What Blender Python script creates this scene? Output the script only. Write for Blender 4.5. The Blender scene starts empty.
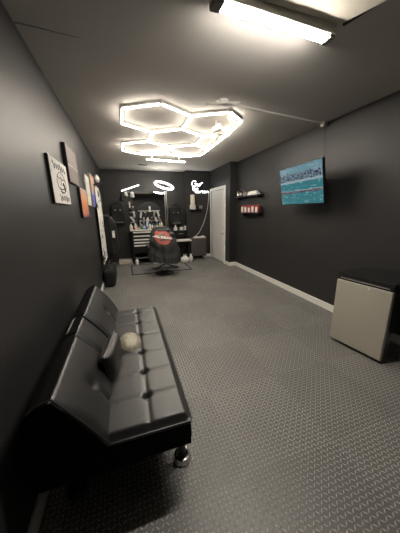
import bpy, bmesh, math, random
from mathutils import Vector, Matrix
R = random.Random(7)
S = bpy.context.scene
C = S.collection
PI = math.pi

# ------------------------------------------------------------------ camera
cam_d = bpy.data.cameras.new('camera'); cam = bpy.data.objects.new('camera', cam_d); C.objects.link(cam)
cr, cu, cf = Vector((0.95079047, -0.30932392, -0.01778208)), Vector((0.09103902, 0.22405254, 0.9703156)), Vector((0.2961577, 0.92418568, -0.24118756))
cam.matrix_world = Matrix(((cr.x, cu.x, -cf.x, 0), (cr.y, cu.y, -cf.y, 0), (cr.z, cu.z, -cf.z, 1.4), (0, 0, 0, 1)))
cam_d.sensor_fit = 'VERTICAL'; cam_d.sensor_height = 36; cam_d.lens = 225.4 / 533 * 36; cam_d.clip_start = .02
S.camera = cam
# ------------------------------------------------------------------ world, exposure
wd = bpy.data.worlds.new('world'); S.world = wd; wd.use_nodes = True
wd.node_tree.nodes['Background'].inputs[0].default_value = (.02, .02, .022, 1)
wd.node_tree.nodes['Background'].inputs[1].default_value = .3
S.view_settings.view_transform = 'Standard'; S.view_settings.look = 'None'; S.view_settings.gamma = 1
S.view_settings.exposure = 3.42
HEX_E, STRIP_E, RING_E, NEON_E, BAR_E = 4.9, 25.0, 2.0, .5, .8

# ------------------------------------------------------------------ materials
def newmat(name):
    m = bpy.data.materials.new(name); m.use_nodes = True
    return m, m.node_tree, m.node_tree.nodes['Principled BSDF']
def nd(nt, t, **kw):
    n = nt.nodes.new(t)
    for k, v in kw.items(): setattr(n, k, v)
    return n
def mth(nt, op, a, b=None, c=None):
    n = nd(nt, 'ShaderNodeMath', operation=op)
    for i, v in enumerate((a, b, c)):
        if v is None: continue
        if isinstance(v, (int, float)): n.inputs[i].default_value = v
        else: nt.links.new(v, n.inputs[i])
    return n.outputs[0]
def mat(name, col, rough=.5, metal=0, spec=.5, noise=0, nscale=40, bump=0, bscale=200, coat=0, alpha=1, trans=0):
    m, nt, b = newmat(name)
    b.inputs['Roughness'].default_value = rough; b.inputs['Metallic'].default_value = metal
    b.inputs['Specular IOR Level'].default_value = spec; b.inputs['Coat Weight'].default_value = coat
    b.inputs['Alpha'].default_value = alpha; b.inputs['Transmission Weight'].default_value = trans
    b.inputs['Base Color'].default_value = (*col, 1)
    tc = nd(nt, 'ShaderNodeTexCoord')
    if noise:
        n = nd(nt, 'ShaderNodeTexNoise'); n.inputs['Scale'].default_value = nscale; n.inputs['Detail'].default_value = 4
        nt.links.new(tc.outputs['Object'], n.inputs['Vector'])
        r = nd(nt, 'ShaderNodeValToRGB')
        r.color_ramp.elements[0].color = (*[c * (1 - noise) for c in col], 1); r.color_ramp.elements[1].color = (*[min(1, c * (1 + noise)) for c in col], 1)
        nt.links.new(n.outputs['Fac'], r.inputs['Fac']); nt.links.new(r.outputs['Color'], b.inputs['Base Color'])
    if bump:
        n2 = nd(nt, 'ShaderNodeTexNoise'); n2.inputs['Scale'].default_value = bscale
        nt.links.new(tc.outputs['Object'], n2.inputs['Vector'])
        bp = nd(nt, 'ShaderNodeBump'); bp.inputs['Strength'].default_value = bump; bp.inputs['Distance'].default_value = .002
        nt.links.new(n2.outputs['Fac'], bp.inputs['Height']); nt.links.new(bp.outputs['Normal'], b.inputs['Normal'])
    return m
def glow(name, col, e):
    m, nt, b = newmat(name)
    b.inputs['Base Color'].default_value = (*col, 1); b.inputs['Emission Color'].default_value = (*col, 1)
    b.inputs['Emission Strength'].default_value = e
    return m

M = {}
M['wall'] = mat('charcoal_wall_paint', (.03, .0292, .0287), .45, spec=.45, noise=.06, nscale=3, bump=.12, bscale=160)
M['ceiling'] = mat('ceiling_paint', (.6, .575, .54), .8, spec=.3, noise=.04, nscale=2, bump=.1, bscale=120)
M['trim'] = mat('white_trim', (.9, .88, .82), .4, noise=.03, nscale=6)
M['door'] = mat('white_door_paint', (.74, .72, .68), .4)
M['leather'] = mat('black_faux_leather', (.019, .0185, .018), .41, spec=1.0, noise=.15, nscale=25, bump=.12, bscale=260)
M['leather2'] = mat('pebbled_leather', (.016, .0155, .015), .4, spec=.6, bump=.9, bscale=120)
M['darkcloth'] = mat('black_lining', (.006, .006, .006), .9, spec=.1)
M['chrome'] = mat('chrome', (.8, .8, .8), .08, 1)
M['steel'] = mat('brushed_steel', (.62, .6, .56), .3, .9, noise=.05, nscale=60)
M['fridge_door'] = mat('fridge_door_silver', (.5, .47, .39), .42, .1, noise=.03, nscale=30)
M['black'] = mat('black_plastic', (.01, .01, .01), .3)
M['blackmat'] = mat('black_matte', (.01, .01, .01), .7)
M['fabric_black'] = mat('black_fabric', (.007, .007, .0075), .85, noise=.3, nscale=20)
M['fabric_sheen'] = mat('dark_sheen_fabric', (.04, .039, .038), .4, noise=.5, nscale=30)
M['grey'] = mat('grey_plastic', (.25, .24, .23), .45)
M['white'] = mat('white_plastic', (.75, .73, .68), .4)
M['whitecloth'] = mat('white_cloth', (.78, .76, .72), .8, bump=.5, bscale=60)
M['cream'] = mat('cream_paper', (.76, .72, .58), .7)
M['palewood'] = mat('pale_board', (.75, .69, .6), .6, noise=.12, nscale=10)
M['hatchpaint'] = mat('hatch_paint', (.62, .58, .49), .7)
M['palesteel'] = mat('pale_steel', (.86, .85, .8), .5, .0)
M['greywall'] = mat('grey_wall_paint', (.09, .087, .082), .6)
M['bag'] = mat('white_bag', (.75, .74, .72), .35, bump=.8, bscale=40)
M['trunkmat'] = mat('dark_brown_steel', (.1, .085, .078), .5, .2, noise=.3, nscale=15)
M['mirror'] = mat('mirror_glass', (.82, .83, .83), .02, 1)
M['canvas_side'] = mat('canvas_edge', (.3, .28, .25), .7)
M['ink'] = mat('black_ink', (.03, .03, .03), .7)
M['red'] = mat('red_pack', (.34, .045, .04), .4)
M['pink'] = mat('pink_card', (.27, .225, .21), .6, noise=.12, nscale=5)
M['green'] = mat('green_plastic', (.08, .25, .09), .35)
M['blue'] = mat('blue_plastic', (.05, .14, .42), .3)
M['yellow'] = mat('yellow_plastic', (.75, .6, .07), .4)
M['amber'] = mat('amber_plastic', (.3, .12, .04), .3)
M['acrylic'] = mat('frosted_acrylic', (.9, .88, .82), .6, trans=.75)
M['gold'] = mat('pale_gold_pattern', (.36, .33, .25), .45, .15, noise=.85, nscale=55, bump=.6, bscale=50)
M['hex'] = glow('warm_led_tube', (1, .91, .79), HEX_E)
M['strip'] = glow('fixture_lens', (1, .925, .83), STRIP_E)
M['ring'] = glow('ring_lamp', (1, .97, .9), RING_E)
M['neon'] = glow('white_neon', (.93, .97, 1), NEON_E)
M['bar'] = glow('white_led_bar', (1, .97, .9), BAR_E)
M['dot'] = glow('small_led', (1, .97, .9), .3)

def floor_mat():
    m, nt, b = newmat('diamond_plate_tiles')
    L = nt.links.new
    tc = nd(nt, 'ShaderNodeTexCoord'); sp = nd(nt, 'ShaderNodeSeparateXYZ'); L(tc.outputs['Object'], sp.inputs[0])
    X, Y = sp.outputs[0], sp.outputs[1]
    # interlocking tile edges: a small zigzag on the tile border
    zx = mth(nt, 'MULTIPLY', mth(nt, 'PINGPONG', Y, .022), .55); zy = mth(nt, 'MULTIPLY', mth(nt, 'PINGPONG', X, .022), .55)
    tx = mth(nt, 'FLOOR', mth(nt, 'DIVIDE', mth(nt, 'ADD', mth(nt, 'ADD', X, .1), zx), .6))
    ty = mth(nt, 'FLOOR', mth(nt, 'DIVIDE', mth(nt, 'ADD', mth(nt, 'ADD', Y, .4), zy), .6))
    par = mth(nt, 'FLOORED_MODULO', mth(nt, 'ADD', tx, ty), 2)
    cell = .0235
    # lattice turned by 45 degrees would be the classic plate; the lozenges lie at +-45 in alternate cells
    ux, uy = mth(nt, 'DIVIDE', X, cell), mth(nt, 'DIVIDE', Y, cell)
    cx, cy = mth(nt, 'FLOOR', ux), mth(nt, 'FLOOR', uy)
    fx = mth(nt, 'SUBTRACT', mth(nt, 'FRACT', ux), .5); fy = mth(nt, 'SUBTRACT', mth(nt, 'FRACT', uy), .5)
    cp = mth(nt, 'FLOORED_MODULO', mth(nt, 'ADD', mth(nt, 'ADD', cx, cy), par), 2)
    sgn = mth(nt, 'SUBTRACT', mth(nt, 'MULTIPLY', cp, 2), 1)
    fx2 = mth(nt, 'MULTIPLY', fx, sgn)
    a = mth(nt, 'MULTIPLY', mth(nt, 'ADD', fx2, fy), .7071); c = mth(nt, 'MULTIPLY', mth(nt, 'SUBTRACT', fx2, fy), .7071)
    d = mth(nt, 'ADD', mth(nt, 'POWER', mth(nt, 'ABSOLUTE', mth(nt, 'DIVIDE', a, .54)), 2), mth(nt, 'POWER', mth(nt, 'ABSOLUTE', mth(nt, 'DIVIDE', c, .17)), 2))
    hgt = mth(nt, 'SQRT', mth(nt, 'MAXIMUM', mth(nt, 'SUBTRACT', 1, d), 0))
    bp = nd(nt, 'ShaderNodeBump'); bp.inputs['Strength'].default_value = 1; bp.inputs['Distance'].default_value = .004
    L(hgt, bp.inputs['Height']); L(bp.outputs['Normal'], b.inputs['Normal'])
    nz = nd(nt, 'ShaderNodeTexNoise'); nz.inputs['Scale'].default_value = 1.6; nz.inputs['Detail'].default_value = 5; L(tc.outputs['Object'], nz.inputs['Vector'])
    k = mth(nt, 'ADD', mth(nt, 'MULTIPLY', nz.outputs['Fac'], .5), .75)
    k = mth(nt, 'MULTIPLY', k, mth(nt, 'ADD', mth(nt, 'MULTIPLY', par, .1), .95))
    k = mth(nt, 'MULTIPLY', k, mth(nt, 'ADD', mth(nt, 'MULTIPLY', hgt, 1.15), .5))  # lozenges paler, valleys darker: glints and shade put into the base colour
    mx = nd(nt, 'ShaderNodeMix', data_type='RGBA', blend_type='MULTIPLY'); mx.inputs[0].default_value = 1
    mx.inputs[6].default_value = (.31, .3, .282, 1)
    cb = nd(nt, 'ShaderNodeCombineColor')
    for i in range(3): L(k, cb.inputs[i])
    L(cb.outputs[0], mx.inputs[7]); L(mx.outputs[2], b.inputs['Base Color'])
    b.inputs['Roughness'].default_value = .45; b.inputs['Specular IOR Level'].default_value = .6
    return m
M['floor'] = floor_mat()

def screen_mat():
    """harbour in winter: pale blue sky, skyline, snowy shore and teal water, laid out in the screen's own plane (x 0-1, z 0-1)"""
    m, nt, b = newmat('screen_picture'); L = nt.links.new
    tc = nd(nt, 'ShaderNodeTexCoord'); sp = nd(nt, 'ShaderNodeSeparateXYZ'); L(tc.outputs['Generated'], sp.inputs[0])
    X, Z = sp.outputs[0], sp.outputs[2]
    def noise(sx, sz, det=4, off=0):
        mp = nd(nt, 'ShaderNodeMapping'); mp.inputs['Scale'].default_value = (sx, 1, sz); mp.inputs['Location'].default_value = (off, 0, off)
        L(tc.outputs['Generated'], mp.inputs[0]); n = nd(nt, 'ShaderNodeTexNoise'); n.inputs['Scale'].default_value = 1; n.inputs['Detail'].default_value = det
        L(mp.outputs[0], n.inputs['Vector']); return n.outputs['Fac']
    def mix(f, a, c):
        x = nd(nt, 'ShaderNodeMix', data_type='RGBA'); 
        if isinstance(f, float): x.inputs[0].default_value = f
        else: L(f, x.inputs[0])
        for i, v in ((6, a), (7, c)):
            if isinstance(v, tuple): x.inputs[i].default_value = (*v, 1)
            else: L(v, x.inputs[i])
        return x.outputs[2]
    def gt(v, t): return mth(nt, 'GREATER_THAN', v, t)
    def band(v, lo, hi): return mth(nt, 'MULTIPLY', gt(v, lo), mth(nt, 'LESS_THAN', v, hi))
    water = mix(noise(5, 14, 6), (.015, .19, .26), (.09, .42, .47))
    water = mix(gt(noise(10, 26, 5, 3.), .60), water, (.42, .68, .7))
    sky = mix(Z, (.5, .72, .85), (.2, .43, .52))
    sky = mix(mth(nt, 'MULTIPLY', gt(noise(3, 9, 4, 7.), .55), .4), sky, (.7, .8, .86))
    pic = mix(gt(Z, .8), water, sky)
    zj = mth(nt, 'ADD', Z, mth(nt, 'MULTIPLY', mth(nt, 'SUBTRACT', noise(26, 2, 2, 5.), .5), .22))
    city = mix(gt(noise(34, 18, 3, 1.), .5), (.03, .06, .12), (.35, .48, .56))
    pic = mix(band(zj, .62, .83), pic, city)
    zs = mth(nt, 'ADD', Z, mth(nt, 'MULTIPLY', mth(nt, 'SUBTRACT', noise(6, 6, 3, 2.), .5), .06))
    pic = mix(band(zs, .575, .635), pic, mix(noise(40, 40, 2, 4.), (.2, .4, .5), (.75, .85, .88)))
    pier = mix(gt(noise(60, 30, 2, 9.), .52), (.06, .05, .09), (.4, .38, .42))
    pic = mix(band(zs, .295, .355), pic, pier)
    pic = mix(band(zs, .355, .37), pic, (.55, .68, .72))
    L(pic, b.inputs['Emission Color']); b.inputs['Emission Strength'].default_value = .047
    b.inputs['Base Color'].default_value = (.01, .01, .01, 1); b.inputs['Roughness'].default_value = .2
    return m
M['screen'] = screen_mat()

def ramp_mat(name, axis, stops, rough=.6, nz=.25, nscale=8):
    m, nt, b = newmat(name); L = nt.links.new
    tc = nd(nt, 'ShaderNodeTexCoord'); sp = nd(nt, 'ShaderNodeSeparateXYZ'); L(tc.outputs['Generated'], sp.inputs[0])
    n = nd(nt, 'ShaderNodeTexNoise'); n.inputs['Scale'].default_value = nscale; L(tc.outputs['Generated'], n.inputs['Vector'])
    f = mth(nt, 'ADD', sp.outputs[axis], mth(nt, 'MULTIPLY', mth(nt, 'SUBTRACT', n.outputs['Fac'], .5), nz))
    r = nd(nt, 'ShaderNodeValToRGB'); e = r.color_ramp.elements
    while len(e) < len(stops): e.new(.5)
    for k, (p, c) in enumerate(stops): e[k].position = p; e[k].color = (*c, 1)
    L(f, r.inputs[0]); L(r.outputs[0], b.inputs['Base Color']); b.inputs['Roughness'].default_value = rough
    return m
M['pic_orange'] = ramp_mat('orange_poster', 2, [(0, (.12, .05, .1)), (.12, (.55, .2, .12)), (.5, (.7, .25, .1)), (.75, (.72, .36, .2)), (1, (.55, .42, .36))])
M['pic_blue'] = ramp_mat('peach_and_blue_poster', 2, [(0, (.1, .1, .4)), (.36, (.12, .13, .5)), (.42, (.35, .3, .5)), (.6, (.6, .35, .22)), (1, (.7, .5, .38))], nz=.12)
M['pic_white'] = ramp_mat('pale_poster', 2, [(0, (.62, .58, .5)), (.3, (.7, .67, .58)), (.32, (.5, .52, .5)), (.5, (.72, .7, .62)), (1, (.62, .64, .6))])
M['blotch'] = None
def blotch_mat(name, ca, cb, sc, th):
    m, nt, b = newmat(name); L = nt.links.new
    tc = nd(nt, 'ShaderNodeTexCoord'); n = nd(nt, 'ShaderNodeTexNoise'); n.inputs['Scale'].default_value = sc; n.inputs['Detail'].default_value = 3
    L(tc.outputs['Object'], n.inputs['Vector'])
    x = nd(nt, 'ShaderNodeMix', data_type='RGBA'); x.inputs[6].default_value = (*ca, 1); x.inputs[7].default_value = (*cb, 1)
    L(mth(nt, 'GREATER_THAN', n.outputs['Fac'], th), x.inputs[0]); L(x.outputs[2], b.inputs['Base Color']); b.inputs['Roughness'].default_value = .7
    return m
M['blotch'] = blotch_mat('white_banner_black_print', (.82, .8, .75), (.02, .02, .02), 6.5, .6)

# ------------------------------------------------------------------ builders
def obj(name, bm, m, parent=None, smooth=False, world=True):
    """links a bmesh as one mesh object; the mesh is in world coordinates unless world=False"""
    me = bpy.data.meshes.new(name)
    bmesh.ops.recalc_face_normals(bm, faces=bm.faces)
    if parent is not None and world:
        off = Vector((0, 0, 0)); q = parent
        while q: off += q.location; q = q.parent
        bmesh.ops.translate(bm, verts=bm.verts, vec=-off)
    bm.to_mesh(me); bm.free()
    if smooth:
        for p in me.polygons: p.use_smooth = True
        try: me.set_sharp_from_angle(angle=math.radians(40))
        except Exception: pass
    me.materials.append(M[m] if isinstance(m, str) else m)
    o = bpy.data.objects.new(name, me); C.objects.link(o)
    if parent is not None: o.parent = parent
    return o
def thing(name, label, cat, loc=(0, 0, 0), group=None):
    o = bpy.data.objects.new(name, None); o.empty_display_size = .05; C.objects.link(o); o.location = loc
    return tag(o, label, cat, group)
def tag(o, label, cat, group=None):
    o['label'] = label; o['category'] = cat
    if group: o['group'] = group
    return o
def struct(name, bm, m, parent=None):
    o = obj(name, bm, m, parent); o['kind'] = 'structure'; return o
def copy_thing(o, loc, label):
    c = o.copy(); C.objects.link(c); c.location = loc; c['label'] = label
    for ch in list(o.children):
        d = ch.copy(); C.objects.link(d); d.parent = c
        for g in list(ch.children):
            e = g.copy(); C.objects.link(e); e.parent = d
    return c
def nb(): return bmesh.new()
def box(bm, lo, hi, bev=0, mtx=None, seg=2):
    r = bmesh.ops.create_cube(bm, size=1)
    lo, hi = Vector(lo), Vector(hi); d = hi - lo; c = (hi + lo) / 2
    vs = r['verts']
    for v in vs: v.co = Vector((v.co.x * d.x + c.x, v.co.y * d.y + c.y, v.co.z * d.z + c.z))
    if bev:
        es = list({e for v in vs for e in v.link_edges})
        rr = bmesh.ops.bevel(bm, geom=es, offset=bev, segments=seg, profile=.5, affect='EDGES')
        vs = list({v for f in rr['faces'] for v in f.verts} | {v for v in vs if v.is_valid})
    if mtx: bmesh.ops.transform(bm, matrix=mtx, verts=vs)
    return bm
def tube(bm, pts, r, n=10, caps=True, closed=False):
    pts = [Vector(p) for p in pts]; rs = r if isinstance(r, (list, tuple)) else [r] * len(pts)
    rings = []; N = len(pts); up = None
    for i, p in enumerate(pts):
        if closed: t = (pts[(i + 1) % N] - pts[i - 1])
        else: t = pts[min(i + 1, N - 1)] - pts[max(i - 1, 0)]
        t.normalize()
        if up is None: up = Vector((0, 0, 1)) if abs(t.z) < .9 else Vector((1, 0, 0))
        a = t.cross(up)
        if a.length < 1e-5: a = t.cross(Vector((0, 1, 0)))
        a.normalize(); b = a.cross(t).normalized(); up = b
        rings.append([bm.verts.new(p + (a * math.cos(2 * PI * k / n) + b * math.sin(2 * PI * k / n)) * rs[i]) for k in range(n)])
    for i in range(N if closed else N - 1):
        A, B = rings[i], rings[(i + 1) % N]
        for k in range(n): bm.faces.new((A[k], A[(k + 1) % n], B[(k + 1) % n], B[k]))
    if caps and not closed: bm.faces.new(rings[0][::-1]); bm.faces.new(rings[-1])
    return bm
def lathe(bm, prof, c=(0, 0, 0), n=20, mtx=None):
    c = Vector(c); rings = []; vs = []
    for r, z in prof:
        rings.append([bm.verts.new(c + Vector((max(r, 1e-4) * math.cos(2 * PI * k / n), max(r, 1e-4) * math.sin(2 * PI * k / n), z))) for k in range(n)])
        vs += rings[-1]
    for A, B in zip(rings, rings[1:]):
        for k in range(n): bm.faces.new((A[k], A[(k + 1) % n], B[(k + 1) % n], B[k]))
    bm.faces.new(rings[0][::-1]); bm.faces.new(rings[-1])
    if mtx: bmesh.ops.transform(bm, matrix=mtx, verts=vs)
    return bm
def prism(bm, poly, axis, a, b):
    """poly of 2-D points in the two other axes (in xyz order), extruded along axis from a to b"""
    def P(p, t):
        q = list(p); q.insert(axis, t); return Vector(q)
    A = [bm.verts.new(P(p, a)) for p in poly]; B = [bm.verts.new(P(p, b)) for p in poly]; n = len(poly)
    for k in range(n): bm.faces.new((A[k], A[(k + 1) % n], B[(k + 1) % n], B[k]))
    bm.faces.new(A[::-1]); bm.faces.new(B)
    return bm
def bevel_all(bm, off, seg=2):
    bmesh.ops.bevel(bm, geom=list(bm.edges), offset=off, segments=seg, profile=.5, affect='EDGES'); return bm
def grid(bm, f, nu, nv, thick=None):
    """surface f(u,v); with thick a closed shell between f and f+thick(u,v)"""
    V = [[bm.verts.new(f(i / nu, j / nv)) for j in range(nv + 1)] for i in range(nu + 1)]
    for i in range(nu):
        for j in range(nv): bm.faces.new((V[i][j], V[i + 1][j], V[i + 1][j + 1], V[i][j + 1]))
    if thick:
        W = [[bm.verts.new(thick(i / nu, j / nv)) for j in range(nv + 1)] for i in range(nu + 1)]
        for i in range(nu):
            for j in range(nv): bm.faces.new((W[i][j], W[i][j + 1], W[i + 1][j + 1], W[i + 1][j]))
        for i in range(nu):
            bm.faces.new((V[i][0], W[i][0], W[i + 1][0], V[i + 1][0])); bm.faces.new((V[i][nv], V[i + 1][nv], W[i + 1][nv], W[i][nv]))
        for j in range(nv):
            bm.faces.new((V[0][j], V[0][j + 1], W[0][j + 1], W[0][j])); bm.faces.new((V[nu][j], W[nu][j], W[nu][j + 1], V[nu][j + 1]))
    return bm
def sph(bm, c, r, s=(1, 1, 1), n=12):
    q = bmesh.ops.create_uvsphere(bm, u_segments=n, v_segments=max(6, n // 2), radius=r)
    for v in q['verts']: v.co = Vector((v.co.x * s[0], v.co.y * s[1], v.co.z * s[2])) + Vector(c)
    return bm
def lerp(a, b, t): return a + (b - a) * t
def sstep(a, b, x):
    t = min(1, max(0, (x - a) / (b - a))); return t * t * (3 - 2 * t)

# ------------------------------------------------------------------ the room
XL, XR, YB, H, YF = -.518, 2.62, 6.775, 2.489, -1.6
struct('floor', box(nb(), (XL - .1, YF - .1, -.1), (XR + .1, YB + .1, 0)), 'floor')
struct('ceiling', box(nb(), (XL - .1, YF - .1, H), (XR + .1, YB + .1, H + .1)), 'ceiling')
struct('wall_left', box(nb(), (XL - .1, YF, 0), (XL, YB, H)), 'wall')
struct('wall_right', box(nb(), (XR, YF, 0), (XR + .1, YB, H)), 'wall')
struct('wall_back', box(nb(), (XL - .1, YB, 0), (XR + .1, YB + .1, H)), 'wall')
struct('wall_front', box(nb(), (XL - .1, YF - .1, 0), (XR + .1, YF, H)), 'greywall')
struct('wall_alcove', box(nb(), (1.715, 6.5, 0), (2.62, YB, H)), 'wall')
DX = 2.44
bm = nb(); box(bm, (DX, 5.15, 0), (XR, 5.455, H)); box(bm, (DX, 6.425, 0), (XR, 6.5, H)); box(bm, (DX, 5.455, 1.935), (XR, 6.425, H)); box(bm, (2.6, 5.455, 0), (XR, 6.425, 1.935))
struct('wall_door', bm, 'wall')
BH = .095
def base(name, lo, hi): struct(name, box(nb(), lo, hi, .004), 'trim')
base('baseboard_right', (XR - .016, YF, 0), (XR, 5.15, BH))
base('baseboard_left', (XL, YF, 0), (XL + .016, YB, BH))
base('baseboard_door', (DX - .016, 5.134, 0), (XR - .016, 5.15, BH))
base('baseboard_jamb', (DX - .016, 5.15, 0), (DX, 5.36, BH))
base('baseboard_alcove', (2.2, 6.484, 0), (DX, 6.5, BH))
# door: frame, leaf with two raised fields, lever and bolt
d = thing('door_1', 'white two-panel interior door in the right rear corner', 'door', (DX, 5.94, 0)); d['kind'] = 'structure'
bm = nb(); box(bm, (DX - .02, 5.395, 0), (DX, 5.47, 2.0), .004); box(bm, (DX - .02, 6.41, 0), (DX, 6.485, 2.0), .004); box(bm, (DX - .02, 5.47, 1.925), (DX, 6.41, 2.0), .004)
obj('door_frame', bm, 'trim', d)
bm = nb(); box(bm, (DX + .012, 5.47, .012), (DX + .05, 6.41, 1.922), .003)
leaf = obj('door_leaf', bm, 'door', d)
for z0, z1 in ((.16, .72), (.93, 1.79)):
    bm = nb()
    box(bm, (DX + .004, 5.6, z0), (DX + .012, 6.28, z1), .003); box(bm, (DX - .002, 5.66, z0 + .06), (DX + .006, 6.22, z1 - .06), .003)
    obj('door_panel', bm, 'door', leaf)
bm = nb(); lathe(bm, [(.026, 0), (.026, .01), (.01, .014), (.01, .04)], (0, 0, 0), 16, Matrix.Translation((DX + .012, 5.56, .8)) @ Matrix.Rotation(-PI / 2, 4, 'Y'))
tube(bm, [(DX - .03, 5.56, .8), (DX - .03, 5.67, .8)], .009)
obj('door_handle', bm, 'steel', leaf, True)
bm = nb(); lathe(bm, [(.024, 0), (.024, .012), (.015, .02)], (0, 0, 0), 16, Matrix.Translation((DX + .012, 5.56, .95)) @ Matrix.Rotation(-PI / 2, 4, 'Y'))
obj('deadbolt', bm, 'steel', leaf, True)
# ceiling: vent, crack, hatch
t = thing('ceiling_vent', 'small slotted vent in the ceiling near the back wall', 'vent', (.51, 5.94, H))
obj('vent_frame', box(nb(), (.4, 5.89, H - .008), (.62, 5.99, H), .002), 'grey', t)
bm = nb()
for k in range(5): box(bm, (.415, 5.902 + k * .017, H - .012), (.605, 5.909 + k * .017, H - .007))
obj('vent_slats', bm, 'black', t)
bm = nb(); tube(bm, [(XL + .005, 1.874, H), (-.4, 1.88, H), (-.28, 1.897, H), (-.158, 1.902, H)], [.006, .005, .004, .0015], 6)
tag(obj('ceiling_seam', bm, 'grey'), 'thin dark seam line across the ceiling above the left wall', 'seam')
h = thing('attic_hatch', 'pale rectangular ceiling hatch beside the strip light', 'hatch', (.9, .85, H))
bm = nb(); prism(bm, [(.4, 1.3), (1.325, 1.3), (1.46, .5), (.4, .5)], 2, H - .03, H - .008)
for v in bm.verts: v.co.z -= .13 * (1.3 - v.co.y) / .755
obj('hatch_panel', bm, 'hatchpaint', h)
bm = nb(); prism(bm, [(1.335, 1.3), (1.35, 1.3), (1.56, .55), (1.49, .55)], 2, H - .036, H)
obj('hatch_gap_shade', bm, 'black', h)  # black wedge standing for the shade in the gap beside the panel

# ------------------------------------------------------------------ lamps
t = thing('strip_light', 'long bright white strip light mounted on the ceiling at the front', 'ceiling light', (.93, 1.345, H))
rz = Matrix.Translation((.93, 1.345, 0)) @ Matrix.Rotation(math.radians(2.4), 4, 'Z')
bm = nb(); box(bm, (-.41, -.027, H - .058), (.4, .058, H), .004, rz); obj('housing', bm, 'trim', t)
bm = nb()
prism(bm, [(.008, H - .056), (.05, H - .056), (.05, H - .064), (.042, H - .07), (.016, H - .07), (.008, H - .064)], 0, -.35, .36)
bmesh.ops.transform(bm, matrix=rz, verts=bm.verts); obj('diffuser', bm, 'strip', t)
for x0, x1 in ((-.41, -.352), (.362, .4)):
    bm = nb(); box(bm, (x0, -.02, H - .076), (x1, .054, H - .05), .006, rz); obj('end_cap', bm, 'grey', t)

HZ = 2.455; E_, HW = .44, .381
t = thing('hexagon_light', 'large honeycomb of glowing hexagon light tubes on the ceiling', 'ceiling light', (.9, 3.6, H))
def hexv(c):
    return [(c[0] + a * HW, c[1] + b * E_) for a, b in ((0, -1), (1, -.5), (1, .5), (0, 1), (-1, .5), (-1, -.5))]
edges = {}
def vkey(p): return (round(p[0], 2), round(p[1], 2))
def addE(p, q):
    k = tuple(sorted((vkey(p), vkey(q))))
    if k not in edges: edges[k] = (p, q)
def clipx(p):   # the right rim of the honeycomb is cut straight
    if p[0] > 1.5: return (1.465 if p[1] < 3 else 1.53, 2.8 if p[1] < 3 else p[1])
    return p
for c in ((.452, 3.045), (1.214, 3.045), (.833, 3.705), (.452, 4.365), (1.214, 4.365)):
    v = hexv(c)
    for i in range(6):
        p, q = v[i], v[(i + 1) % 6]
        if c[0] > 1 and c[1] < 3.1 and i == 1: continue
        if c[0] > 1 and c[1] < 3.1 and i == 2: p = (1.515, 3.265)
        addE(clipx(p), clipx(q))
addE((1.465, 2.8), (1.515, 3.3)); addE((1.515, 3.3), (1.53, 4.115)); 
for p, q in edges.values():
    p, q = Vector((*p, HZ)), Vector((*q, HZ)); dd = (q - p).normalized() * .008
    bm = nb(); tube(bm, [p + dd, q - dd], .0088, 8); tb = obj('tube', bm, 'hex', t, True)
    w_ = Vector((0, 0, 1)).cross(dd).normalized()
    bm = nb()
    for s0, s1, zl, zh in ((-.0125, .0125, HZ + .006, H),):
        vs = [bm.verts.new(Vector((e.x, e.y, z)) + w_ * s_) for e in (p + dd, q - dd) for s_ in (s0, s1) for z in (zl, zh)]
        for f in ((0, 1, 3, 2), (4, 6, 7, 5), (0, 4, 5, 1), (2, 3, 7, 6), (0, 2, 6, 4), (1, 5, 7, 3)): bm.faces.new([vs[i] for i in f])
    obj('channel', bm, 'white', tb)  # opaque strip added over each tube to keep its light off the ceiling
js = {vkey(p): p for e in edges.values() for p in e}
for p in js.values():
    bm = nb(); lathe(bm, [(.016, HZ - .004), (.016, H)], (p[0], p[1], 0), 10); obj('connector', bm, 'white', t)
t = thing('light_bar', 'single straight light bar beyond the honeycomb ceiling light', 'ceiling light', (.85, 4.8, H))
bm = nb(); tube(bm, [(.49, 4.72, 2.36), (1.25, 4.8, 2.36)], .012, 8); obj('tube', bm, 'hex', t, True)
for x, y in ((.6, 4.732), (1.13, 4.787)):
    bm = nb(); tube(bm, [(x, y, 2.365), (x, y, H)], .006, 6); obj('mount', bm, 'white', t)

t = thing('spotlight', 'small white spotlight hanging among the hexagon tubes', 'spotlight', (1.19, 2.95, H))
obj('stem', tube(nb(), [(1.19, 2.95, H), (1.19, 2.95, 2.41)], .007), 'white', t)
bm = nb(); lathe(bm, [(.02, -.06), (.036, -.05), (.042, .05), (.036, .055), (.034, .03)], (0, 0, 0), 16, Matrix.Translation((1.19, 2.92, 2.39)) @ Matrix.Rotation(math.radians(70), 4, 'X') @ Matrix.Rotation(math.radians(40), 4, 'Y'))
obj('lamp_head', bm, 'white', t, True)
def sheet(name, pts, lab):
    pts = [Vector(p) for p in pts]; n = (pts[1] - pts[0]).cross(pts[2] - pts[0]).normalized() * .004
    bm = nb(); A = [bm.verts.new(p + n) for p in pts]; B = [bm.verts.new(p - n) for p in pts]; k = len(pts)
    bm.faces.new(A); bm.faces.new(B[::-1])
    for i in range(k): bm.faces.new((A[i], B[i], B[(i + 1) % k], A[(i + 1) % k]))
    return tag(obj(name, bm, 'acrylic'), lab, 'panel')
sheet('acrylic_panel', [(1.24, 3.16, 2.43), (1.43, 3.82, 2.43), (1.44, 3.2, 2.41), (1.33, 3.03, 2.40)], 'frosted four-sided panel under the right rim of the honeycomb light')
sheet('acrylic_panel', [(1.2, 2.64, 2.42), (1.44, 2.79, 2.42), (1.43, 2.98, 2.41)], 'small frosted triangular panel at the near right corner of the honeycomb light')

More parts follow.
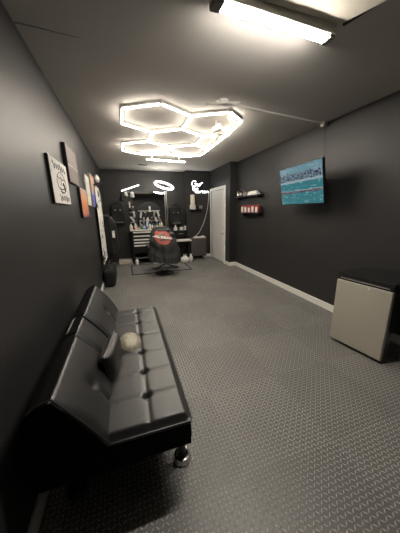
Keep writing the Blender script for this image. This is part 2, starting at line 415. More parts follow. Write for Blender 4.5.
t = thing('ceiling_conduit', 'thin pale conduit running along the ceiling to the right wall', 'conduit', (1.7, 2.5, H))
obj('pipe', tube(nb(), [(.98, 2.425, H - .022), (2.56, 2.625, H - .022)], .008), 'trim', t, True)
bm = nb(); lathe(bm, [(.05, H - .03), (.055, H - .01), (.055, H)], (1.06, 2.44, 0), 18); obj('junction_box', bm, 'white', t)
bm = nb(); tube(bm, [(.9, 2.5, H - .03), (1.22, 2.36, H - .03)], .008); tube(bm, [(1.0, 2.4, H - .045), (1.1, 2.36, H - .045), (1.2, 2.38, H - .045)], .007)
obj('arm', bm, 'white', t, True)
bm = nb(); box(bm, (2.54, 2.59, H - .06), (2.6, 2.66, H), .006); obj('clamp', bm, 'steel', t)
t = obj('power_cable', tube(nb(), [(2.605, 2.63, H - .06), (2.6, 2.62, 2.3), (2.607, 2.6, 2.12), (2.58, 2.6, 1.95)], .0035, 6), 'blackmat', None, True)
tag(t, 'thin dark cable running down the wall to the television', 'cable')

# ------------------------------------------------------------------ television
def basis(o, u, n, up):
    u, n, up = Vector(u).normalized(), Vector(n).normalized(), Vector(up).normalized()
    return Matrix(((u.x, n.x, up.x, o[0]), (u.y, n.y, up.y, o[1]), (u.z, n.z, up.z, o[2]), (0, 0, 0, 1)))
u = Vector((-.08, -.884, 0)).normalized(); n = Vector((-.99593, .0901294, 0)); th = math.radians(10)
up = Vector((0, 0, 1)) * math.cos(th) + n * math.sin(th); out = n * math.cos(th) - Vector((0, 0, 1)) * math.sin(th)
TW, TH = .888, .52
t = thing('television', 'flat television showing a teal harbour scene on the right wall', 'television', (2.5, 2.66, 1.5))
TM = basis((2.38, 3.105, 1.455), u, out, up)
def tvpart(name, lo, hi, m, bev=0, parent=t, **k):
    bm = nb(); box(bm, lo, hi, bev); bmesh.ops.transform(bm, matrix=TM, verts=bm.verts)
    return obj(name, bm, m, parent)
tvpart('bezel', (0, -.035, 0), (TW, 0, TH), 'black', .004)
tvpart('back_housing', (.12, -.07, .05), (TW - .12, -.034, TH * .7), 'black', .01)
# picture: built in its own frame so that Generated runs along it
bm = nb(); box(bm, (.008, 0, .012), (TW - .008, .003, TH - .008))
me_o = obj('screen', bm, 'screen', t, world=False)
me_o.matrix_local = Matrix.Translation(-t.location) @ TM
bm = nb(); tube(bm, [(2.44, 2.66, 1.68), (2.53, 2.62, 1.7), (2.6, 2.68, 1.7)], .014); box(bm, (2.595, 2.6, 1.58), (2.62, 2.76, 1.82), .004)
obj('wall_mount', bm, 'black', t)

# ------------------------------------------------------------------ shelves on the right wall
def wshelf(y0, y1, z, lab):
    t = thing('wall_shelf', lab, 'shelf', (XR, (y0 + y1) / 2, z), 'black floating shelves on the right wall')
    obj('board', box(nb(), (XR - .14, y0, z - .022), (XR, y1, z), .003), 'black', t)
    for y in (y0 + .1, y1 - .1): obj('bracket', box(nb(), (XR - .1, y - .01, z - .06), (XR, y + .01, z - .022), .003), 'black', t)
wshelf(4.0, 5.02, 1.69, 'upper black wall shelf holding small bottles and white cloth')
wshelf(3.98, 4.75, 1.335, 'lower black wall shelf holding red and white packs')
def bottle(loc, r, hh, m, capm, lab, group=None, name='bottle', cat='bottle', label_m=None):
    t = thing(name, lab, cat, loc, group); x, y, z = loc
    bm = nb(); lathe(bm, [(r * .9, 0), (r, .005), (r, hh * .62), (r * .8, hh * .7), (r * .38, hh * .78), (r * .36, hh * .84)], loc, 14); obj('body', bm, m, t, True)
    bm = nb(); lathe(bm, [(r * .48, hh * .83), (r * .48, hh * .96), (r * .4, hh)], loc, 12); obj('cap', bm, capm, t, True)
    if label_m:
        bm = nb(); lathe(bm, [(r * 1.02, hh * .15), (r * 1.02, hh * .5)], loc, 14); obj('label', bm, label_m, t, True)
    return t
for k, (y, hh, m, lm, lab) in enumerate(((4.92, .13, 'black', 'white', 'dark bottle with white label at the far end of the upper shelf'), (4.8, .16, 'black', 'white', 'tall dark bottle second from the far end of the upper shelf'), (4.66, .12, 'black', 'grey', 'short dark bottle beside the pink box on the upper shelf'))):
    bottle((2.54, y, 1.69), .026, hh, m, 'grey', lab, 'bottles on the upper wall shelf', label_m=lm)
t = thing('small_box', 'small pale pink box on the upper wall shelf', 'box', (2.54, 4.55, 1.69))
obj('carton', box(nb(), (2.5, 4.49, 1.69), (2.58, 4.6, 1.77), .004), 'pink', t)
bm = nb(); grid(bm, lambda a, b: Vector((2.49 + .11 * b, 4.06 + .36 * a, 1.692 + .075 * sstep(0, .35, 1 - abs(2 * b - 1)) * sstep(0, .3, a) * (1 - .35 * a) * (1 + .15 * math.sin(9 * a + 4 * b)) + .012)), 20, 10, lambda a, b: Vector((2.49 + .11 * b, 4.06 + .36 * a, 1.691)))
tag(obj('folded_cloth', bm, 'whitecloth', None, True), 'crumpled white cloth at the near end of the upper wall shelf', 'cloth')
ords = ['nearest the far end', 'second from the far end', 'in the middle', 'second from the near end', 'at the near end']
for k in range(5):
    y = 4.64 - k * .145
    t = thing('snack_pack', 'red and white pack on the lower wall shelf, ' + ords[k], 'pack', (2.54, y, 1.335), 'red and white packs on the lower wall shelf')
    obj('pouch', box(nb(), (2.5, y - .058, 1.335), (2.56, y + .058, 1.475), .012), 'red', t)
    obj('front_label', box(nb(), (2.494, y - .046, 1.345), (2.501, y + .04, 1.462 - .012 * (k % 3)), .003), 'white', t)
    obj('top_seal', box(nb(), (2.524, y - .055, 1.47), (2.534, y + .055, 1.495), .002), 'red', t)

# ------------------------------------------------------------------ mini fridge
t = thing('mini_fridge', 'small black refrigerator with silver door against the right wall', 'refrigerator', (2.3, 1.45, 0))
FM = basis((2.02, 1.68, 0), (.07, -.48, 0), (-.48, -.07, 0), (0, 0, 1)); FW = math.hypot(.07, .48)
def fp(name, lo, hi, m, bev=0, par=t):
    bm = nb(); box(bm, lo, hi, bev); bmesh.ops.transform(bm, matrix=FM, verts=bm.verts); return obj(name, bm, m, par)
fp('cabinet', (0.004, -.47, .27), (FW - .004, -.05, .735), 'black', .008)
fp('lower_cabinet', (0.004, -.13, .025), (FW - .004, -.05, .28), 'black', .006)
fp('compressor', (.03, -.44, .03), (.22, -.13, .27), 'blackmat', .02)
dr = fp('door', (0, -.045, .03), (FW, 0, .695), 'fridge_door', .007)
fp('gasket', (.008, -.052, .035), (FW - .008, -.044, .7), 'blackmat')
fp('handle_strip', (0, -.045, .697), (FW, -.006, .742), 'black', .006, dr)
fp('handle_groove', (.03, -.012, .712), (FW - .03, -.001, .722), 'grey', .002, dr)
fp('top_panel', (-.004, -.475, .735), (FW + .004, -.012, .765), 'black', .01)
bm = nb(); lathe(bm, [(.009, 0), (.009, .003)], (0, 0, 0), 12, FM @ Matrix.Translation((FW * .62, 0, .672)) @ Matrix.Rotation(-PI / 2, 4, 'X')); obj('badge', bm, 'white', dr)
for a in (.05, FW - .05):
    for b in ((-.07, -.42) if a < .1 else (-.07,)):
        bm = nb(); lathe(bm, [(.02, 0), (.016, .03)], (0, 0, 0), 10, FM @ Matrix.Translation((a, b, 0))); obj('foot', bm, 'black', t)

# ------------------------------------------------------------------ futon sofa
Y0, Y1 = .88, 2.3
t = thing('futon_sofa', 'black tufted faux leather futon sofa along the left wall', 'sofa', (-.1, 1.6, 0))
btn = [1.079, 1.278, 1.491, 1.734, 1.95, 2.166]; xm = .025
def seat_top(x, y):
    x0, x1 = -.19, .222
    ys = [Y0] + btn + [Y1]
    yc = min(abs(y - b) for b in btn)
    seam_y = 1 - math.exp(-(yc / .014) ** 2)
    seam_x = 1 - math.exp(-(abs(x - xm) / .012) ** 2)
    dbt = min(math.hypot(x - xm, y - b) for b in btn)
    dimple = math.exp(-(dbt / .018) ** 2)
    edge = min(sstep(0, .03, x1 - x), 1) * min(sstep(-.001, .03, y - Y0), sstep(-.001, .03, Y1 - y))
    z = .392 + .022 * edge + .005 * min(seam_x, 1) * edge + .004 * seam_y * edge - .028 * dimple
    return z
def seat_f(a, b):
    y = lerp(Y0, Y1, a); x = lerp(-.2, .222, b); return Vector((x, y, seat_top(x, y)))
seat = obj('seat_cushion', grid(nb(), seat_f, 200, 64, lambda a, b: Vector((lerp(-.2, .222, b), lerp(Y0, Y1, a), .285))), 'leather', t, True)
for b in btn:
    obj('button', sph(nb(), (xm, b, seat_top(xm, b) + .003), .011, (1, 1, .5), 10), 'leather', seat, True)
obj('piping', tube(nb(), [(-.19, Y0 - .002, .392), (.222, Y0 - .002, .388), (.226, Y0 + .004, .388), (.226, Y1, .388)], .005, 8), 'leather', seat, True)
# back: profile from the crease up over the crest and down the rear
def back_bm(y0, y1, bulge, buttons, rec=0.0):
    n = 34
    def prof(s):      # s 0..1 front face from crease to crest, then top, then rear
        cx, cz, tx, tz = -.152, .40, -.338, .695
        if s < .55:
            q = s / .55; x = lerp(cx, tx, q); z = lerp(cz, tz, q); nx, nz = .86, .51
            k = math.sin(PI * min(1, q * 1.02)) * bulge
            return x + nx * k, z + nz * k, q
        if s < .75:
            q = (s - .55) / .2; a = q * PI * .62
            return -.338 - .012 * math.sin(min(a * 2.5, PI / 2)) - .04 * q * q, .695 + .004 * math.sin(min(PI, a * 2.5)) - .03 * q, 1
        q = (s - .75) / .25
        return lerp(-.39, -.43, math.sin(min(1, q * 3) * PI / 2)), lerp(.665, .27, q), 2
    def f(a, b):
        y = lerp(y0, y1, a); x, z, q = prof(b)
        e = min(1, sstep(-.02, .035, y - y0)) * min(1, sstep(-.02, .035, y1 - y))
        if q <= 1: x -= (1 - e) * .02 + rec; z -= (1 - e) * .012 + rec * .4
        for (by, bx, bz) in buttons:
            if q < 1:
                dd = ((y - by) ** 2 + (z - bz) ** 2) / .03 ** 2
                dent = .032 * math.exp(-dd) + (.010 * math.exp(-((y - by) / .016) ** 2) * sstep(-.02, .03, bz - z))
                x -= dent * .86; z -= dent * .5
        return Vector((x, y, z))
    bm = nb(); nu, nv = max(12, int((y1 - y0) / .016)), 44
    V = [[bm.verts.new(f(i / nu, j / nv)) for j in range(nv + 1)] for i in range(nu + 1)]
    for i in range(nu):
        for j in range(nv): bm.faces.new((V[i][j], V[i + 1][j], V[i + 1][j + 1], V[i][j + 1]))
        bm.faces.new((V[i][0], V[i][nv], V[i + 1][nv], V[i + 1][0]))
    bm.faces.new(V[0]); bm.faces.new(V[nu][::-1])
    return bm
RC = [(-.346, .699), (-.39, .686), (-.43, .655), (-.455, .615), (-.468, .56), (-.46, .27), (-.44, .27), (-.44, .56), (-.425, .61), (-.39, .66), (-.346, .688)]
def rear(par, y0, y1):
    bm = nb(); prism(bm, RC, 1, y0, y1); obj('rear_cover', bm, 'darkcloth', par)
b1 = obj('backrest', back_bm(.872, 1.39, .02, [(1.10, -.258, .555)]), 'leather', t, True); rear(b1, .876, 1.392)
obj('button', sph(nb(), (-.268, 1.10, .552), .011, (.6, 1, .9), 10), 'leather', b1, True)
con = obj('center_console', back_bm(1.412, 1.655, .018, [], .006), 'leather', t, True); rear(con, 1.41, 1.657)
obj('pull_tab', prism(nb(), [(-.398, .682), (-.392, .692), (-.412, .676), (-.416, .667)], 1, 1.45, 1.64), 'palesteel', con)
b2 = obj('backrest', back_bm(1.675, 2.37, .018, [(2.02, -.255, .55)]), 'leather', t, True); rear(b2, 1.675, 2.365)
obj('button', sph(nb(), (-.262, 2.02, .548), .011, (.6, 1, .9), 10), 'leather', b2, True)
obj('piping', tube(nb(), [(-.155, .868, .405), (-.235, .867, .545), (-.338, .868, .700), (-.39, .868, .686), (-.43, .869, .655)], .004, 8), 'leather', b1, True)
SP = [(-.165, .395), (-.2, .455), (-.255, .55), (-.34, .683), (-.39, .68), (-.43, .65), (-.455, .61), (-.468, .55), (-.468, .5), (-.455, .262), (.215, .262), (.215, .385)]
bm = nb(); prism(bm, SP, 1, .866, .876); obj('side_panel', bm, 'darkcloth', t)
obj('base_frame', box(nb(), (-.43, Y0 + .02, .24), (.2, Y1 - .02, .29), .01), 'darkcloth', t)
obj('light_block', box(nb(), (-.4, Y0 + .22, .06), (.1, Y1 - .2, .25), .01), 'darkcloth', t)  # unseen box added to block light from reaching under the sofa
for (x, y) in ((.19, 1.0), (.19, 2.2), (-.36, 1.02), (-.36, 2.2)):
    bm = nb(); lathe(bm, [(.022, .25), (.022, .12), (.022, .03), (.022, .012)], (x, y, 0), 18)
    lg = obj('leg', bm, 'black', t, True)
    bm = nb(); lathe(bm, [(.046, 0), (.052, .006), (.052, .02), (.044, .032), (.034, .034), (.028, .02), (.02, .014)], (x, y, 0), 26); obj('foot', bm, 'chrome' if x > 0 else 'black', lg, True)  # rear feet blackened: shade under the sofa put into their colour
# cushion leaning in the crease
t = thing('throw_cushion', 'small pebbled black leather cushion leaning on the sofa back', 'cushion', (-.15, 1.4, .42))
PMX = basis((-.16, 1.37, .512), (.16, 1, .0), (1, -.16, .06), (-.06, 0, 1))
def pil(sg):
    def f(a, b):
        x, z = 2 * a - 1, 2 * b - 1
        th_ = .045 * (max(0, 1 - abs(x) ** 5) * max(0, 1 - abs(z) ** 5)) ** .5 + .002
        pin = 1 - .06 * (abs(z) ** 2 + abs(x) ** 2)
        return PMX @ Vector((x * .15 * (1 - .07 * (1 - z * z)), sg * th_, z * .096 * (1 - .07 * (1 - x * x))))
    return f
bm = grid(nb(), pil(1), 22, 16, pil(-1)); cov = obj('cover', bm, 'leather2', t, True)
pts = []
for k in range(40):
    a = 2 * PI * k / 40; c_, s_ = math.cos(a), math.sin(a); m_ = max(abs(c_), abs(s_)); x, z = c_ / m_, s_ / m_
    pts.append(PMX @ Vector((x * .15 * (1 - .07 * (1 - z * z)), 0, z * .096 * (1 - .07 * (1 - x * x)))))
obj('seam_cord', tube(nb(), pts, .004, 6, closed=True), 'leather', cov, True)
t = thing('ornamental_disc', 'small round pale gold patterned disc tilted on the sofa seat', 'ornament', (-.045, 1.585, .418))
DM = Matrix.Translation((-.045, 1.585, .462)) @ Matrix.Rotation(math.radians(32), 4, 'X') @ Matrix.Rotation(math.radians(14), 4, 'Y')
bm = nb(); lathe(bm, [(.05, -.012), (.07, -.006), (.074, 0), (.068, .006), (.05, .012), (.03, .015), (.001, .016)], (0, 0, 0), 30, DM)
obj('disc', bm, 'gold', t, True)
bm = nb(); tube(bm, [DM @ Vector((.075 * math.cos(a * PI / 16), .075 * math.sin(a * PI / 16), 0)) for a in range(32)], .004, 6, closed=True)
obj('rim', bm, 'canvas_side', t, True)

# ------------------------------------------------------------------ left wall pictures
def picture(y0, y1, z0, z1, m, lab, edge='canvas_side', d=.028, name='wall_picture', grp=None, tilt=0):
    t = thing(name, lab, 'picture', (XL, (y0 + y1) / 2, (z0 + z1) / 2), grp)
    obj('canvas', box(nb(), (XL, y0, z0), (XL + d, y1, z1), .003), edge, t)
    bm = nb(); box(bm, (XL + d, y0 + .004, z0 + .004), (XL + d + .003, y1 - .004, z1 - .004)); f = obj('print', bm, m, t)
    return t, f
t, f = picture(2.05, 2.6, 1.475, 1.83, 'whitecloth', 'white canvas with black line drawing and script on the left wall', 'black', .02)  # black canvas sides stand for the shadow gap at its edges
def ink(pts, r=.0024):
    return tube(nb(), [(XL + .0235, lerp(2.06, 2.59, p[0]), lerp(1.48, 1.825, p[1])) for p in pts], r, 5)
def scribble(x0, x1, z, amp, n, ph=0): return [(lerp(x0, x1, k / (n * 6)), z + amp * math.sin(2 * PI * k / 6 + ph) * (1 if (k // 6) % 3 else 1.7) + .02 * math.cos(k)) for k in range(n * 6 + 1)]
obj('script', ink(scribble(.12, .86, .84, .045, 6)), 'ink', f)
face = [(.42, .72), (.3, .64), (.24, .5), (.3, .38), (.44, .29), (.6, .27), (.74, .32), (.8, .45), (.76, .6), (.64, .71), (.52, .74), (.42, .72)]
obj('drawing', ink(face, .0022), 'ink', f)
obj('drawing', ink([(.3, .62), (.42, .58), (.5, .62), (.56, .56), (.66, .6), (.74, .56)], .0028), 'ink', f)
obj('drawing', ink([(.5, .56), (.47, .46), (.54, .44), (.6, .46)], .002), 'ink', f)
obj('drawing', ink([(.38, .36), (.48, .33), (.58, .36), (.7, .34), (.62, .27), (.5, .25), (.4, .29)], .0045), 'ink', f)
obj('drawing', ink([(.6, .5), (.66, .42), (.68, .36)], .008), 'ink', f)
obj('script', ink(scribble(.3, .9, .13, .04, 5, 1)), 'ink', f)
t, f = picture(2.64, 3.13, 1.70, 2.055, 'pink', 'pale pink two-panel print in a black frame above the others', 'black', .035)
obj('divider', box(nb(), (XL + .037, 2.645, 1.86), (XL + .04, 3.125, 1.868)), 'white', f)
picture(3.16, 3.66, 1.335, 1.70, 'pic_orange', 'orange and red print, lowest on the left wall', 'black', .03)
picture(3.72, 4.1, 1.50, 1.93, 'pic_white', 'narrow pale print between the orange print and peach print')
picture(4.3, 4.8, 1.495, 2.03, 'pic_blue', 'tall peach print with blue lower corner on the left wall')

# ------------------------------------------------------------------ clutter on the left wall
def curtain(y0, y1, z0, z1, x, amp, folds, ragged):
    rr = random.Random(3); off = [rr.uniform(-ragged, ragged) for _ in range(60)]
    def f(a, b):
        y = lerp(y0, y1, a); zz = lerp(z0 + off[int(a * 12)], z1, b)
        return Vector((x + amp * math.sin(a * folds * 2 * PI) * (1 - .5 * b), y, zz))
    return f
f1 = curtain(4.65, 5.55, .42, 1.88, XL + .05, .012, 4, .02)
bm = grid(nb(), f1, 48, 20, lambda a, b: f1(a, b) + Vector((-.006, 0, 0)))
t = thing('printed_banner', 'long white cloth banner with black print hanging on the left wall', 'banner', (XL, 5.1, .42))
obj('cloth', bm, 'blotch', t, True)
obj('hanging_rod', tube(nb(), [(XL + .05, 4.62, 1.885), (XL + .05, 5.58, 1.885)], .01), 'black', t, True)
for y in (4.7, 5.5): obj('rod_bracket', box(nb(), (XL, y - .012, 1.87), (XL + .06, y + .012, 1.9), .003), 'black', t)
t = thing('cap', 'white and black cap hung on the left wall above the banner', 'cap', (XL + .08, 5.0, 2.0))
bm = nb(); sph(bm, (XL + .06, 5.0, 2.02), .1, (.55, 1, .8), 16); obj('crown', bm, 'whitecloth', t, True)
bm = nb(); sph(bm, (XL + .1, 4.98, 1.94), .09, (.6, 1, .16), 14); obj('brim', bm, 'black', t, True)
# coat rack and garments
t = thing('coat_rack', 'black wall rail holding dark garments near the back corner', 'rack', (XL, 6.0, 1.32))
obj('rail', box(nb(), (XL, 5.62, 1.3), (XL + .03, 6.5, 1.36), .004), 'black', t)
for k in range(4):
    obj('hook', tube(nb(), [(XL + .02, 5.76 + k * .2, 1.33), (XL + .12, 5.76 + k * .2, 1.31), (XL + .13, 5.76 + k * .2, 1.35)], .008, 8), 'steel', t, True)
def garment(name, y, xw, z0, z1, m, lab, extra=None, w=.2, dep=.13):
    t = thing(name, lab, 'garment', (XL + .14, y, z0))
    def f(a, b):
        th = a * 2 * PI; v = 1 - b
        s = .32 + .68 * sstep(0, .22, v) + .12 * v
        r = 1 + .1 * math.sin(5 * th + 2 * v) * v + .06 * math.sin(9 * th + 1)
        return Vector((XL + .155 + xw + dep * s * r * math.cos(th), y + w * s * r * math.sin(th), lerp(z0, z1, b) + .02 * math.sin(3 * th) * v))
    bm = nb(); nu, nv = 40, 16
    V = [[bm.verts.new(f(i / nu, j / nv)) for j in range(nv + 1)] for i in range(nu)]
    for i in range(nu):
        for j in range(nv): bm.faces.new((V[i][j], V[(i + 1) % nu][j], V[(i + 1) % nu][j + 1], V[i][j + 1]))
    bm.faces.new([V[i][0] for i in range(nu)][::-1]); bm.faces.new([V[i][nv] for i in range(nu)])
    obj('body', bm, m, t, True)
    if extra: extra(t)
    return t
def lbl(t):
    obj('pocket_patch', box(nb(), (XL + .2, 5.585, .82), (XL + .26, 5.62, .98), .004), 'white', t)
    obj('collar', tube(nb(), [(XL + .08, 5.82, 1.3), (XL + .17, 5.74, 1.27), (XL + .22, 5.82, 1.22)], .02, 8), 'fabric_sheen', t, True)
garment('jacket', 5.8, -.02, .45, 1.3, 'fabric_black', 'black jacket with a white patch hanging on the rail', lbl)
garment('barber_cape', 6.25, -.01, .45, 1.3, 'fabric_sheen', 'crumpled dark grey cape with sheen hanging at the rail end', None, .14, .13)
t = thing('duffel_bag', 'black bag on the floor below the white banner', 'bag', (XL + .14, 4.8, 0))
bm = nb(); box(bm, (XL + .03, 4.4, 0), (XL + .24, 5.2, .34), .08, None, 4); obj('body', bm, 'fabric_black', t, True)
obj('strap', tube(nb(), [(XL + .14, 4.6, .32), (XL + .15, 4.66, .43), (XL + .15, 4.92, .43), (XL + .14, 4.98, .32)], .012, 8), 'black', t, True)

# ------------------------------------------------------------------ back wall: mirror, speakers, tool chest
t = thing('wall_mirror', 'large silver framed mirror above the tool chest', 'mirror', (.65, YB, 1.4))
obj('mirror_glass', box(nb(), (.2, YB - .018, .9), (1.14, YB - .004, 1.935)), 'mirror', t)
for lo, hi in (((.165, YB - .03, .88), (.2, YB, 1.95)), ((1.12, YB - .05, .88), (1.19, YB, 1.95)), ((.2, YB - .02, 1.935), (1.14, YB, 1.95)), ((.2, YB - .03, .88), (1.14, YB, .91))):
    obj('frame_rail', box(nb(), lo, hi, .006), 'steel' if lo[0] > 1 and hi[2] > 1 and lo[2] < .89 and hi[0] > 1.15 else 'black', t)
def speaker(x, z, w, hh, lab, handle):
    t = thing('loudspeaker', lab, 'loudspeaker', (x, YB, z), 'black loudspeakers on the back wall')
    y0 = YB - .2
    poly = [(x + sx * w / 2 * a, z + b * hh / 2) for a, b, sx in ((.8, -1, -1), (.8, -1, 1), (1, -.85, 1), (1, .8, 1), (.78, 1, 1), (.78, 1, -1), (1, .8, -1), (1, -.85, -1))]
    bm = nb(); prism(bm, poly, 1, y0, YB - .03); bevel_all(bm, .012); obj('cabinet', bm, 'black', t)
    obj('mount', box(nb(), (x - .05, YB - .04, z - .05), (x + .05, YB, z + .05)), 'black', t)
    bm = nb(); lathe(bm, [(.33 * w, 0), (.36 * w, .012), (.3 * w, .008), (.1 * w, .003)], (0, 0, 0), 24, Matrix.Translation((x, y0, z - hh * .17)) @ Matrix.Rotation(PI / 2, 4, 'X')); obj('woofer', bm, 'blackmat', t, True)
    obj('horn', box(nb(), (x - w * .32, y0 - .01, z + hh * .16), (x + w * .32, y0, z + hh * .32), .004), 'blackmat', t)
    for s in (-.2, .18): obj('horn_trim', box(nb(), (x + s * w - .022, y0 - .016, z + hh * .14), (x + s * w + .022, y0 - .004, z + hh * .19), .004), 'steel', t)
    obj('grille_rim', tube(nb(), [(p[0] + (x - p[0]) * .1, y0 - .002, p[1] + (z - p[1]) * .08) for p in poly], .006, 6, closed=True), 'fabric_sheen', t, True)
    obj('bottom_trim', box(nb(), (x - w * .3, y0 - .01, z - hh * .44), (x + w * .36, y0 - .002, z - hh * .41), .003), 'grey', t)
    if handle: obj('handle', tube(nb(), [(x - w * .3, YB - .1, z + hh * .49), (x - w * .3, YB - .1, z + hh * .62), (x, YB - .1, z + hh * .68), (x + w * .3, YB - .1, z + hh * .62), (x + w * .3, YB - .1, z + hh * .49)], .014, 8), 'black', t, True)
speaker(-.165, 1.36, .33, .54, 'black loudspeaker on the back wall left of the mirror', False)
speaker(1.41, 1.27, .34, .5, 'black loudspeaker with top handle right of the mirror', True)

t = thing('tool_chest', 'black tool chest with silver drawer pulls under the mirror', 'tool chest', (.5, 6.5, 0))
CX0, CX1, CY0, CY1 = .115, 1.0, 6.27, YB - .01
obj('body', box(nb(), (CX0, CY0 + .02, .3), (CX1, CY1, .9), .006), 'black', t)
obj('worktop', box(nb(), (CX0 - .02, CY0 - .01, .9), (CX1 + .02, CY1, .925), .004), 'cream', t)
zs = [(.80, .885), (.70, .785), (.62, .69), (.54, .61), (.44, .53)]
for z0, z1 in zs:
    dr = obj('drawer', box(nb(), (CX0 + .02, CY0, z0), (CX1 - .02, CY0 + .03, z1), .004), 'black', t)
    obj('drawer_pull', box(nb(), (CX0 + .05, CY0 - .03, z1 - .042), (CX1 - .05, CY0, z1 - .01), .005), 'palesteel', dr)
for x in (CX0 + .03, CX1 - .03):
    for y in (CY0 + .05, CY1 - .05): obj('leg', box(nb(), (x - .02, y - .02, 0), (x + .02, y + .02, .3), .003), 'black', t)
obj('lower_shelf', box(nb(), (CX0, CY0 + .02, .14), (CX1, CY1, .165), .003), 'black', t)
obj('shelf_trim', box(nb(), (CX0 + .12, CY0 + .008, .15), (CX1 - .1, CY0 + .02, .165), .002), 'steel', t)
# bottles on the chest: (x, y, radius, height, body, cap, label patch, words)
bots = [(.13, 6.40, .04, .16, 'white', 'white', None, 'squat white tub-shaped bottle at the left end of the tool chest'),
        (.21, 6.33, .022, .10, 'red', 'white', None, 'small red bottle near the left front of the tool chest'),
        (.25, 6.45, .028, .21, 'white', 'black', None, 'slim white bottle with black cap standing behind the small red bottle'),
        (.32, 6.33, .03, .10, 'amber', 'black', 'white', 'short amber bottle with white label on the tool chest'),
        (.38, 6.45, .026, .25, 'grey', 'white', None, 'tall grey spray bottle on the tool chest'),
        (.41, 6.32, .024, .14, 'green', 'white', None, 'green bottle at the front of the tool chest'),
        (.47, 6.38, .03, .20, 'blue', 'white', 'white', 'blue bottle with white label left of the clear centre'),
        (.53, 6.32, .032, .12, 'blue', 'white', None, 'short blue bottle at the front of the tool chest'),
        (.56, 6.46, .028, .27, 'white', 'white', None, 'tallest white bottle in the middle of the tool chest'),
        (.62, 6.36, .03, .18, 'white', 'blue', None, 'white bottle with blue cap on the tool chest'),
        (.69, 6.44, .026, .23, 'black', 'steel', 'white', 'black bottle with steel cap and white label'),
        (.74, 6.34, .028, .14, 'grey', 'black', None, 'grey bottle with black cap left of the yellow one'),
        (.82, 6.42, .03, .20, 'blue', 'black', 'white', 'blue bottle with black cap and white label'),
        (.885, 6.34, .026, .17, 'yellow', 'white', None, 'yellow bottle near the right end of the tool chest'),
        (.95, 6.42, .03, .22, 'white', 'red', None, 'white bottle with red cap at the right end of the tool chest'),
        (.975, 6.32, .022, .12, 'amber', 'black', None, 'small amber bottle at the right front corner')]
for x, y, r, hh, m, cm, lm, lab in bots: bottle((x, y, .925), r, hh, m, cm, lab, 'bottles on the tool chest', label_m=lm)
# added arched board for a dark shape reflected in the mirror, hung with clippers
t = thing('reflection_board', 'added black arched board standing for a dark reflection in the mirror', 'rack', (.62, 6.68, .925))
arch = [(.34, .925), (.98, .925), (.98, 1.42)] + [(.66 + .32 * math.cos(a * PI / 12), 1.42 + .24 * math.sin(a * PI / 12)) for a in range(1, 12)] + [(.34, 1.42)]
bm = nb(); prism(bm, arch, 1, 6.66, 6.68); obj('board', bm, 'black', t)
obj('peg_rail', box(nb(), (.36, 6.635, 1.40), (.96, 6.66, 1.425), .004), 'steel', t)
obj('peg_rail', box(nb(), (.36, 6.635, 1.14), (.96, 6.66, 1.165), .004), 'steel', t)
def clipper(x, y, z, m, lab, ang=0):
    t = thing('hair_clipper', lab, 'clipper', (x, y, z), 'hair clippers hung by the mirror')
    mt = Matrix.Translation((x, y, z)) @ Matrix.Rotation(ang, 4, 'Y')
    bm = nb(); box(bm, (-.026, -.025, -.075), (.026, .02, .05), .012, mt); obj('body', bm, m, t)
    bm = nb(); box(bm, (-.024, -.018, .05), (.024, .012, .078), .003, mt); obj('blade', bm, 'steel', t)
    bm = nb(); box(bm, (-.008, -.03, -.02), (.008, -.024, .015), .002, mt); obj('switch', bm, 'grey', t)
for k, (x, m, lab) in enumerate(((.4, 'black', 'black clipper at the left end of the lower peg rail'), (.49, 'steel', 'steel clipper second on the lower peg rail'), (.6, 'white', 'white clipper left of centre on the lower peg rail'), (.72, 'black', 'black clipper right of centre on the lower peg rail'), (.83, 'white', 'white clipper second from the right on the lower peg rail'), (.93, 'grey', 'grey clipper at the right end of the lower peg rail'))): clipper(x, 6.6, 1.17, m, lab, .25 - .13 * k)
cl = [(.42, 6.6, 1.31, 'white', 'white clipper at the left end of the upper peg rail'), (.55, 6.6, 1.31, 'black', 'black clipper second on the upper peg rail'), (.67, 6.6, 1.46, 'white', 'white clipper mounted highest in the middle of the arched board'), (.78, 6.6, 1.31, 'grey', 'grey clipper right of centre on the upper peg rail'), (.9, 6.6, 1.33, 'white', 'white clipper at the right end of the upper peg rail')]
for k, (x, y, z, m, lab) in enumerate(cl): clipper(x, y, z, m, lab, [.2, -.1, .05, .3, -.25][k])
# left column of clippers beside the mirror frame
t = thing('clipper_stand', 'narrow black upright stand of tools at the left mirror edge', 'stand', (.2, 6.6, .925))
obj('post', box(nb(), (.17, 6.62, .925), (.23, 6.65, 1.72), .004), 'black', t)
obj('base', box(nb(), (.12, 6.56, .925), (.3, 6.69, .945), .004), 'black', t)
obj('light_strip', box(nb(), (.13, 6.6, 1.5), (.165, 6.63, 1.66), .004), 'white', t)
for z in (1.13, 1.26, 1.39): obj('cradle', box(nb(), (.13, 6.56, z - .02), (.27, 6.63, z), .004), 'steel', t)
for k, (x, z, m, lab) in enumerate(((.2, 1.47, 'black', 'black clipper in the top cradle of the left stand'), (.24, 1.34, 'white', 'white clipper in the middle cradle of the left stand'), (.18, 1.21, 'white', 'white clipper in the lowest cradle of the left stand'))):
    clipper(x, 6.53, z, m, lab, .5 - .6 * k)
